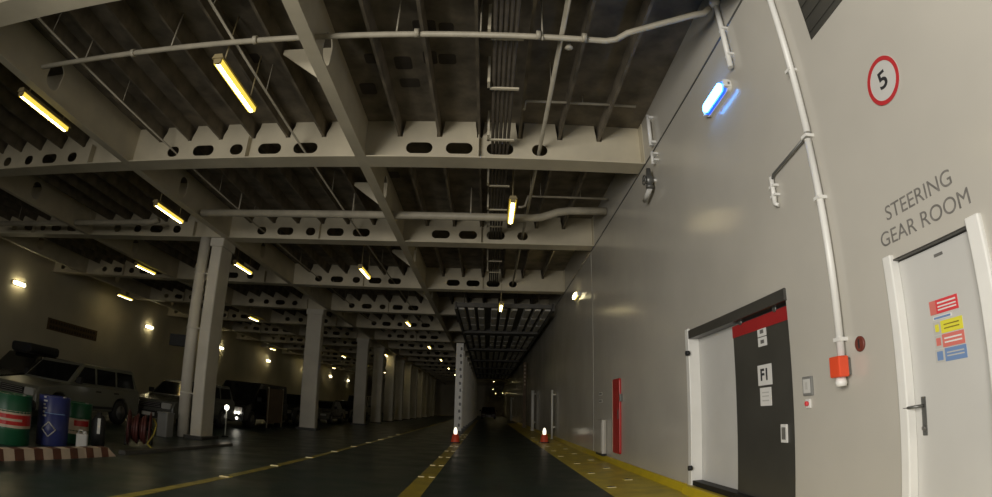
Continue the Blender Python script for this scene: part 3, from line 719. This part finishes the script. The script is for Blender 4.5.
def drum(label, x, y, r, h, m, kind):
    z = fz(x) + 0.001
    t = thing('oil_drum', label, 'drum', (x, y, z), math.atan2(y, x) - PI + PI/2, 'drums behind the striped kerb')
    b = BM(); lathe(b, [(r*0.98, 0), (r, 0.02), (r, h*.30), (r*1.02, h*.33), (r, h*.36), (r, h*.64), (r*1.02, h*.67), (r, h*.70), (r, h-0.02), (r*1.01, h-0.01), (r*1.01, h), (r*0.95, h), (r*0.95, h-0.015)], 32)
    obj('drum_shell', b, m, t)
    b = BM(); lathe(b, [(0.035, h-0.015), (0.035, h+0.012)], 12, (r*0.6, 0, 0)); obj('bung', b, M['metal'], t)
    def patch(nm, a0, a1, z0, z1, mm, rr=1.012):
        bb = BM(); n = 14
        ring = [[(rr*r+dx)*math.cos(a0+(a1-a0)*k/n) for k in range(n+1)] for dx in (0,)]
        P0 = [bb.verts.new((rr*r*math.cos(a0+(a1-a0)*k/n), rr*r*math.sin(a0+(a1-a0)*k/n), z0)) for k in range(n+1)]
        P1 = [bb.verts.new((v.co.x, v.co.y, z1)) for v in P0]
        Q0 = [bb.verts.new((v.co.x*0.985, v.co.y*0.985, z0)) for v in P0]; Q1 = [bb.verts.new((v.co.x*0.985, v.co.y*0.985, z1)) for v in P0]
        for k in range(n):
            bb.faces.new((P0[k], P0[k+1], P1[k+1], P1[k])); bb.faces.new((Q0[k], Q0[k+1], Q1[k+1], Q1[k]))
            bb.faces.new((P0[k], P0[k+1], Q0[k+1], Q0[k])); bb.faces.new((P1[k], P1[k+1], Q1[k+1], Q1[k]))
        return obj(nm, bb, mm, t)
    return t, patch
F = -PI/2                                  # local angle of the side facing the viewer
t, patch = drum('green drum with a white and red band, first behind the striped kerb', -7.95, 7.05, 0.37, 0.84, M['green'], 0)
patch('white_band', F-1.5, F+1.5, 0.30, 0.58, M['cream'])
patch('red_band', F-1.3, F+1.3, 0.345, 0.52, M['red'], 1.018)
patch('band_print', F-0.9, F+0.6, 0.41, 0.45, M['cream'], 1.024)
t, patch = drum('blue drum with white diamond mark between the green drums', -7.75, 7.95, 0.30, 0.88, M['blue'], 1)
for k in range(6):
    patch('marking', F-0.72, F-0.72+0.16+0.1*(k % 2), 0.84-k*0.065, 0.87-k*0.065, M['paperg'], 1.022)
patch('marking', F-0.6, F+0.75, 0.575, 0.590, M['sblue'], 1.024)
b = BM()
for (y0_, z0_), (y1_, z1_) in zip([(0,.13),(.13,0),(0,-.13),(-.13,0)], [(.13,0),(0,-.13),(-.13,0),(0,.13)]):
    def PP(u_, z_):
        a = F - 0.25 + u_/0.30
        return (0.311*math.cos(a), 0.311*math.sin(a), 0.30+z_)
    tube(b, [PP(y0_, z0_), PP((y0_+y1_)/2, (z0_+z1_)/2), PP(y1_, z1_)], 0.012, 6)
obj('diamond_mark', b, M['paperg'], t)
t, patch = drum('smaller green drum with white and red label, tucked beside the blue drum', -7.95, 8.85, 0.29, 0.80, M['green'], 0)
patch('white_label', F-0.9, F+1.0, 0.20, 0.50, M['cream'])
patch('red_print', F-0.2, F+0.9, 0.36, 0.47, M['red'], 1.02)
t = thing('jerry_can', 'white plastic can on deck in front of smaller green drum', 'can', (-7.25, 8.25, fz(-7.25)+0.001), 0.6)
b = BM(); prism(b, rrect(0.22, 0.17, 0.04, 4), 0, 0.26, 'z'); obj('can_body', b, M['paperg'], t, bevel=0.015)
b = BM(); lathe(b, [(0.03, 0.26), (0.03, 0.31)], 12, (0.05, 0, 0)); obj('cap', b, M['paperg'], t)
b = BM(); tube(b, [(-0.08, 0, 0.25), (-0.06, 0, 0.32), (0.0, 0, 0.32), (0.02, 0, 0.25)], 0.012, 6); obj('grip', b, M['paperg'], t)
t = thing('dark_canister', 'dark canister with a white vertical stripe, last in the drum row', 'canister', (-7.45, 8.95, fz(-7.45)+0.001), 0.7)
b = BM(); lathe(b, [(0.13, 0), (0.14, 0.02), (0.14, 0.50), (0.10, 0.58), (0.05, 0.61), (0.05, 0.66)], 20); obj('canister_body', b, M['black'], t)
b = BM(); box(b, -0.03, 0.03, -0.150, -0.138, 0.25, 0.55); obj('stripe', b, M['paper'], t)

# hose reel heap
t = thing('hose_reel', 'dark red hose reel with loose yellow hose on deck before the pillar', 'hose reel', (-7.25, 10.1, fz(-7.25)+0.001), 0.55)
b = BM()
for k in range(6):
    rr = 0.20 + 0.045*(k % 3)
    tube(b, [(-0.16+0.055*k, rr*math.cos(2*PI*q/24), 0.36+rr*math.sin(2*PI*q/24)) for q in range(25)], 0.032, 8)
obj('coiled_hose', b, M['hose'], t)
for x in (-0.24, 0.22):
    b = BM(); tube(b, [(x, 0.36*math.cos(2*PI*q/28), 0.37+0.36*math.sin(2*PI*q/28)) for q in range(29)], 0.018, 6)
    for q in range(3):
        a = q*PI/3; tube(b, [(x, 0.36*math.cos(a), 0.37+0.36*math.sin(a)), (x, -0.36*math.cos(a), 0.37-0.36*math.sin(a))], 0.012, 6)
    obj('reel_flange', b, M['hose'], t)
b = BM()
for x in (-0.28, 0.26):
    tube(b, [(x, -0.30, 0.02), (x, 0, 0.37), (x, 0.30, 0.02)], 0.02, 6)
tube(b, [(-0.28, 0, 0.37), (0.26, 0, 0.37)], 0.025, 8)
obj('stand', b, M['black'], t)
b = BM(); tube(b, [(0.28, -0.05, 0.62), (0.36, -0.14, 0.50), (0.32, -0.26, 0.30), (0.20, -0.36, 0.10), (0.30, -0.45, 0.03), (0.55, -0.50, 0.02), (0.75, -0.45, 0.02)], 0.018, 8); obj('loose_hose', b, M['oldyel'], t)
t = thing('waste_bin', 'grey plastic bin standing against the nearest pillar', 'bin', (-8.60, 13.15, fz(-8.6)+0.001))
b = BM(); prism(b, rrect(0.34, 0.36, 0.04, 3), 0, 0.62, 'z'); obj('bin_body', b, M['binp'], t, bevel=0.01)
b = BM(); prism(b, rrect(0.37, 0.39, 0.04, 3), 0.62, 0.66, 'z'); obj('lid', b, M['binp'], t, bevel=0.01)
t = thing('lamp_stanchion', 'thin white stanchion with a bright lamp head right of the nearest pillar', 'stanchion', (-8.05, 15.75, fz(-8.05)+0.001))
b = BM(); tube(b, [(0,0,0), (0,0,0.85)], 0.022, 8); obj('post', b, M['white'], t)
b = BM(); lathe(b, [(0.11, 0), (0.11, 0.03), (0.03, 0.05)], 14); obj('base', b, M['black'], t)
b = BM(); lathe(b, [(0.03, 0.85), (0.065, 0.88), (0.065, 0.97), (0.03, 1.0)], 12); obj('lamp_head', b, M['headl'], t)

# ------------------------------------------------------------------ vehicles
def car(label, loc, L, W, H, paint, kind='suv', lights='off', rz=0.0, group='parked vehicles on the left'):
    t = thing('parked_car' if kind != 'van' else 'parked_van', label, 'car' if kind != 'van' else 'van', loc, rz, group)
    r = 0.36 if kind != 'saloon' else 0.31
    wy = (0.88, L-0.95); gc = 0.26
    if kind == 'suv':   hb, hw, bl = 0.98, 1.06, 1.25; ra, rb = bl+0.62, L-0.32
    elif kind == 'van': hb, hw, bl = 1.02, 1.12, 0.95; ra, rb = bl+0.75, L-0.10
    else:               hb, hw, bl = 0.80, 0.92, 1.15; ra, rb = bl+0.85, L-1.15
    prof = [(0.05, gc)]
    def arch(c):
        ra_ = r+0.07
        return [(c - ra_*math.cos(a), gc + max(0, (r-gc) + ra_*math.sin(a)) ) for a in [PI*k/8 for k in range(9)]]
    for c in wy: prof += [(p[0], max(gc, p[1])) for p in arch(c)]
    prof += [(L-0.06, gc), (L, gc+0.25), (L-0.02, hw-0.05), (L-0.10, hw+0.02), (bl, hw), (bl*0.6, hb), (0.12, hb-0.10), (0.0, hb-0.30), (0.0, gc+0.2)]
    b = BM(); prism(b, prof, -W/2, W/2, 'x'); obj('body', b, paint, t, bevel=0.045)
    ti = 0.14 if kind != 'van' else 0.08
    lo = [(bl-0.05, W/2-0.03), (L-0.06, W/2-0.03)]
    def cabin(b, y0, y1, y2, y3, w0, w1, z0, z1):
        v = [b.verts.new(p) for p in ((-w0,y0,z0),(w0,y0,z0),(w0,y3,z0),(-w0,y3,z0),(-w1,y1,z1),(w1,y1,z1),(w1,y2,z1),(-w1,y2,z1))]
        for q in ((0,1,5,4),(1,2,6,5),(2,3,7,6),(3,0,4,7),(4,5,6,7),(3,2,1,0)): b.faces.new([v[i] for i in q])
    y3 = L-0.08 if kind != 'saloon' else L-0.62
    b = BM(); cabin(b, bl-0.05, ra, rb, y3, W/2-0.03, W/2-ti, hw-0.02, H); obj('cabin', b, paint, t, bevel=0.05)
    z0w, z1w = hw+0.06, H-0.10
    def side_x(z): return W/2-0.03 - (ti-0.03)*(z-hw+0.02)/(H-hw+0.02)
    def fy(z): return bl-0.05 + (ra-bl+0.05)*(z-hw+0.02)/(H-hw+0.02)
    def ry(z): return y3 + (rb-y3)*(z-hw+0.02)/(H-hw+0.02)
    nwin = {'suv': 3, 'van': 3, 'saloon': 2}[kind]
    for s in (-1, 1):
        ya0, ya1 = fy(z0w)+0.16, fy(z1w)+0.14; yb0, yb1 = ry(z0w)-0.14, ry(z1w)-0.12
        for q in range(nwin):
            a0 = ya0+(yb0-ya0)*q/nwin + (0.05 if q else 0); a1 = ya0+(yb0-ya0)*(q+1)/nwin - 0.05
            c0 = max(ya1, a0) if q == 0 else a0; c1 = min(yb1, a1) if q == nwin-1 else a1
            b = BM()
            o_, i_ = 0.006, -0.02
            quad = [(a0, z0w), (a1, z0w), (c1, z1w), (c0, z1w)]
            A = [b.verts.new((s*(side_x(z)+o_), y, z)) for y, z in quad]; B = [b.verts.new((s*(side_x(z)+i_), y, z)) for y, z in quad]
            for k in range(4): b.faces.new((A[k], A[(k+1)%4], B[(k+1)%4], B[k]))
            b.faces.new(A); b.faces.new(B); obj('side_window', b, M['glass'], t)
        # mirror, door handle
        b = BM(); box(b, s*(W/2+0.02)-0.0, s*(W/2+0.20), bl+0.18, bl+0.30, hw+0.03, hw+0.20); obj('mirror', b, M['black'], t, bevel=0.02)
        for yy_ in (bl+1.15, bl+2.0):
            b = BM(); box(b, s*(W/2-0.005), s*(W/2+0.025), yy_, yy_+0.2, hw-0.16, hw-0.12); obj('door_handle', b, M['black'], t)
        b = BM(); box(b, s*(W/2-0.01), s*(W/2+0.015), wy[0]+r+0.1, wy[1]-r-0.1, gc+0.18, gc+0.25); obj('side_trim', b, M['black'], t)
    for nm, fn, o_ in (('windscreen', fy, -0.012), ('rear_window', ry, 0.012)):
        b = BM(); quad = [(-1, z0w-0.02), (1, z0w-0.02), (1, z1w+0.02), (-1, z1w+0.02)]
        A = [b.verts.new((s*(side_x(z)-0.09), fn(z)+o_, z)) for s, z in quad]; B = [b.verts.new((s*(side_x(z)-0.09), fn(z)-o_*2, z)) for s, z in quad]
        for k in range(4): b.faces.new((A[k], A[(k+1)%4], B[(k+1)%4], B[k]))
        b.faces.new(A); b.faces.new(B); obj(nm, b, M['glass'], t)
    for s in (-1, 1):
        b = BM(); prism(b, rrect(0.36, 0.19, 0.05, 3, s*(W/2-0.28), hb-0.26), -0.02, 0.06, 'y'); obj('headlight', b, M['headl'] if lights == 'on' else M['clear'], t)
        b = BM(); prism(b, rrect(0.12, 0.42, 0.03, 3, s*(W/2-0.14), hw-0.28), L-0.03, L+0.015, 'y'); obj('tail_light', b, M['red'], t)
    b = BM(); prism(b, rrect(W*0.48, 0.17, 0.04, 3, 0, hb-0.27), -0.018, 0.05, 'y'); g = obj('grille', b, M['black'], t)
    b = BM()
    for k in range(3): box(b, -W*0.22, W*0.22, -0.026, -0.015, hb-0.32+k*0.05, hb-0.305+k*0.05)
    obj('grille_bar', b, M['metal'], g)
    b = BM(); prism(b, rrect(W-0.02, 0.24, 0.08, 4, 0, gc+0.14), -0.08, 0.10, 'y'); obj('front_bumper', b, M['black'] if kind != 'saloon' else paint, t)
    b = BM(); prism(b, rrect(W-0.02, 0.24, 0.08, 4, 0, gc+0.14), L-0.08, L+0.07, 'y'); obj('rear_bumper', b, M['black'], t)
    b = BM(); box(b, -0.26, 0.26, -0.095, -0.08, gc+0.09, gc+0.20); obj('number_plate', b, M['paperg'], t)
    for c in wy:
        for s in (-1, 1):
            b = BM(); x0 = s*(W/2-0.11); lathe(b, [(r*0.62, -0.11), (r*0.93, -0.11), (r, -0.08), (r, 0.08), (r*0.93, 0.11), (r*0.62, 0.11)], 28, (x0, c, r), axis='x'); wh = obj('wheel', b, M['black'], t)
            b = BM(); lathe(b, [(r*0.60, 0), (r*0.58, s*0.025), (r*0.2, s*0.03), (r*0.16, s*0.05), (0.02, s*0.05)], 24, (x0+s*0.095, c, r), axis='x'); obj('wheel_rim', b, M['handle'], wh)
    return t
P1 = mat('pale_grey_car_paint', (0.15, 0.15, 0.12), 0.3, var=0.05, coat=0.3)
P2 = mat('silver_grey_car_paint', (0.10, 0.10, 0.09), 0.25, var=0.05, coat=0.4)
P3 = mat('near_black_car_paint', (0.014, 0.014, 0.015), 0.2, var=0.1, coat=0.5)
P4 = mat('dark_blue_car_paint', (0.02, 0.025, 0.035), 0.2, var=0.1, coat=0.5)
P5 = mat('pale_van_paint', (0.20, 0.18, 0.14), 0.35, var=0.06)
ZP = -0.199
car('pale grey boxy off-roader with side windows, parked behind the drums', (-12.0, 10.6, ZP), 4.6, 1.95, 1.66, P1, 'suv')
car('silver-grey car nose-on beside nearest pillar, behind the hose reel', (-10.9, 15.65, ZP), 4.6, 1.85, 1.62, P2, 'suv')
t = car('dark van with lit headlamps between the two nearest pillars', (-10.7, 20.6, ZP), 5.0, 1.95, 1.95, P3, 'van', 'off')
for x, z in ((0.62, 0.62), (0.78, 0.62), (0.70, 0.40)):
    b = BM(); lathe(b, [(0.05, 0.0), (0.05, 0.03)], 10, (x, -0.12, z), axis='y'); obj('fog_lamp', b, M['headl'], t)
car('dark car in shadow behind the second pillar', (-10.9, 27.0, ZP), 4.6, 1.85, 1.65, P4, 'suv')
car('dark saloon parked farther back, between second and third pillars', (-10.6, 32.4, ZP), 4.4, 1.8, 1.45, P2, 'saloon')
car('dark car parked behind the third pillar', (-10.6, 37.8, ZP), 4.5, 1.8, 1.55, P3, 'suv')
car('grey van standing far back beyond third pillar', (-10.8, 43.3, ZP), 5.0, 1.95, 2.1, P5, 'van')
car('dark off-roader with roof box, parked next to far left wall', (-16.2, 12.8, ZP), 4.9, 1.9, 1.75, P3, 'suv')
t = thing('roof_box', 'dark roof box on the off-roader next to far left wall', 'roof box', (-16.2, 15.2, ZP+1.752))
b = BM(); prism(b, rrect(1.1, 0.34, 0.12, 4, 0, 0.19), -0.7, 0.8, 'y'); obj('box_body', b, M['black'], t, bevel=0.04)
for y in (-0.5, 0.55):
    b = BM(); box(b, -0.6, 0.6, y-0.03, y+0.03, 0.0, 0.02); obj('bar', b, M['black'], t)
t = thing('cargo_screen', 'tall tan upright panel beside the dark van', 'panel', (-9.35, 23.0, ZP))
b = BM(); box(b, -0.02, 0.02, -0.9, 0.9, 0.25, 1.75); obj('panel', b, M['board'], t)
for y in (-0.85, 0.85):
    b = BM(); tube(b, [(0, y, 0), (0, y, 1.8)], 0.03, 6); obj('upright', b, M['steel'], t)
    b = BM(); box(b, -0.2, 0.2, y-0.03, y+0.03, 0, 0.04); obj('foot', b, M['black'], t)
car('dark car seen small at the far end of the lane', (0.2, 66.0, 0.001), 4.4, 1.8, 1.5, mat('dark_red_car_paint', (0.05, 0.012, 0.012), 0.3, coat=0.4), 'saloon', group='vehicles ahead in the lane')
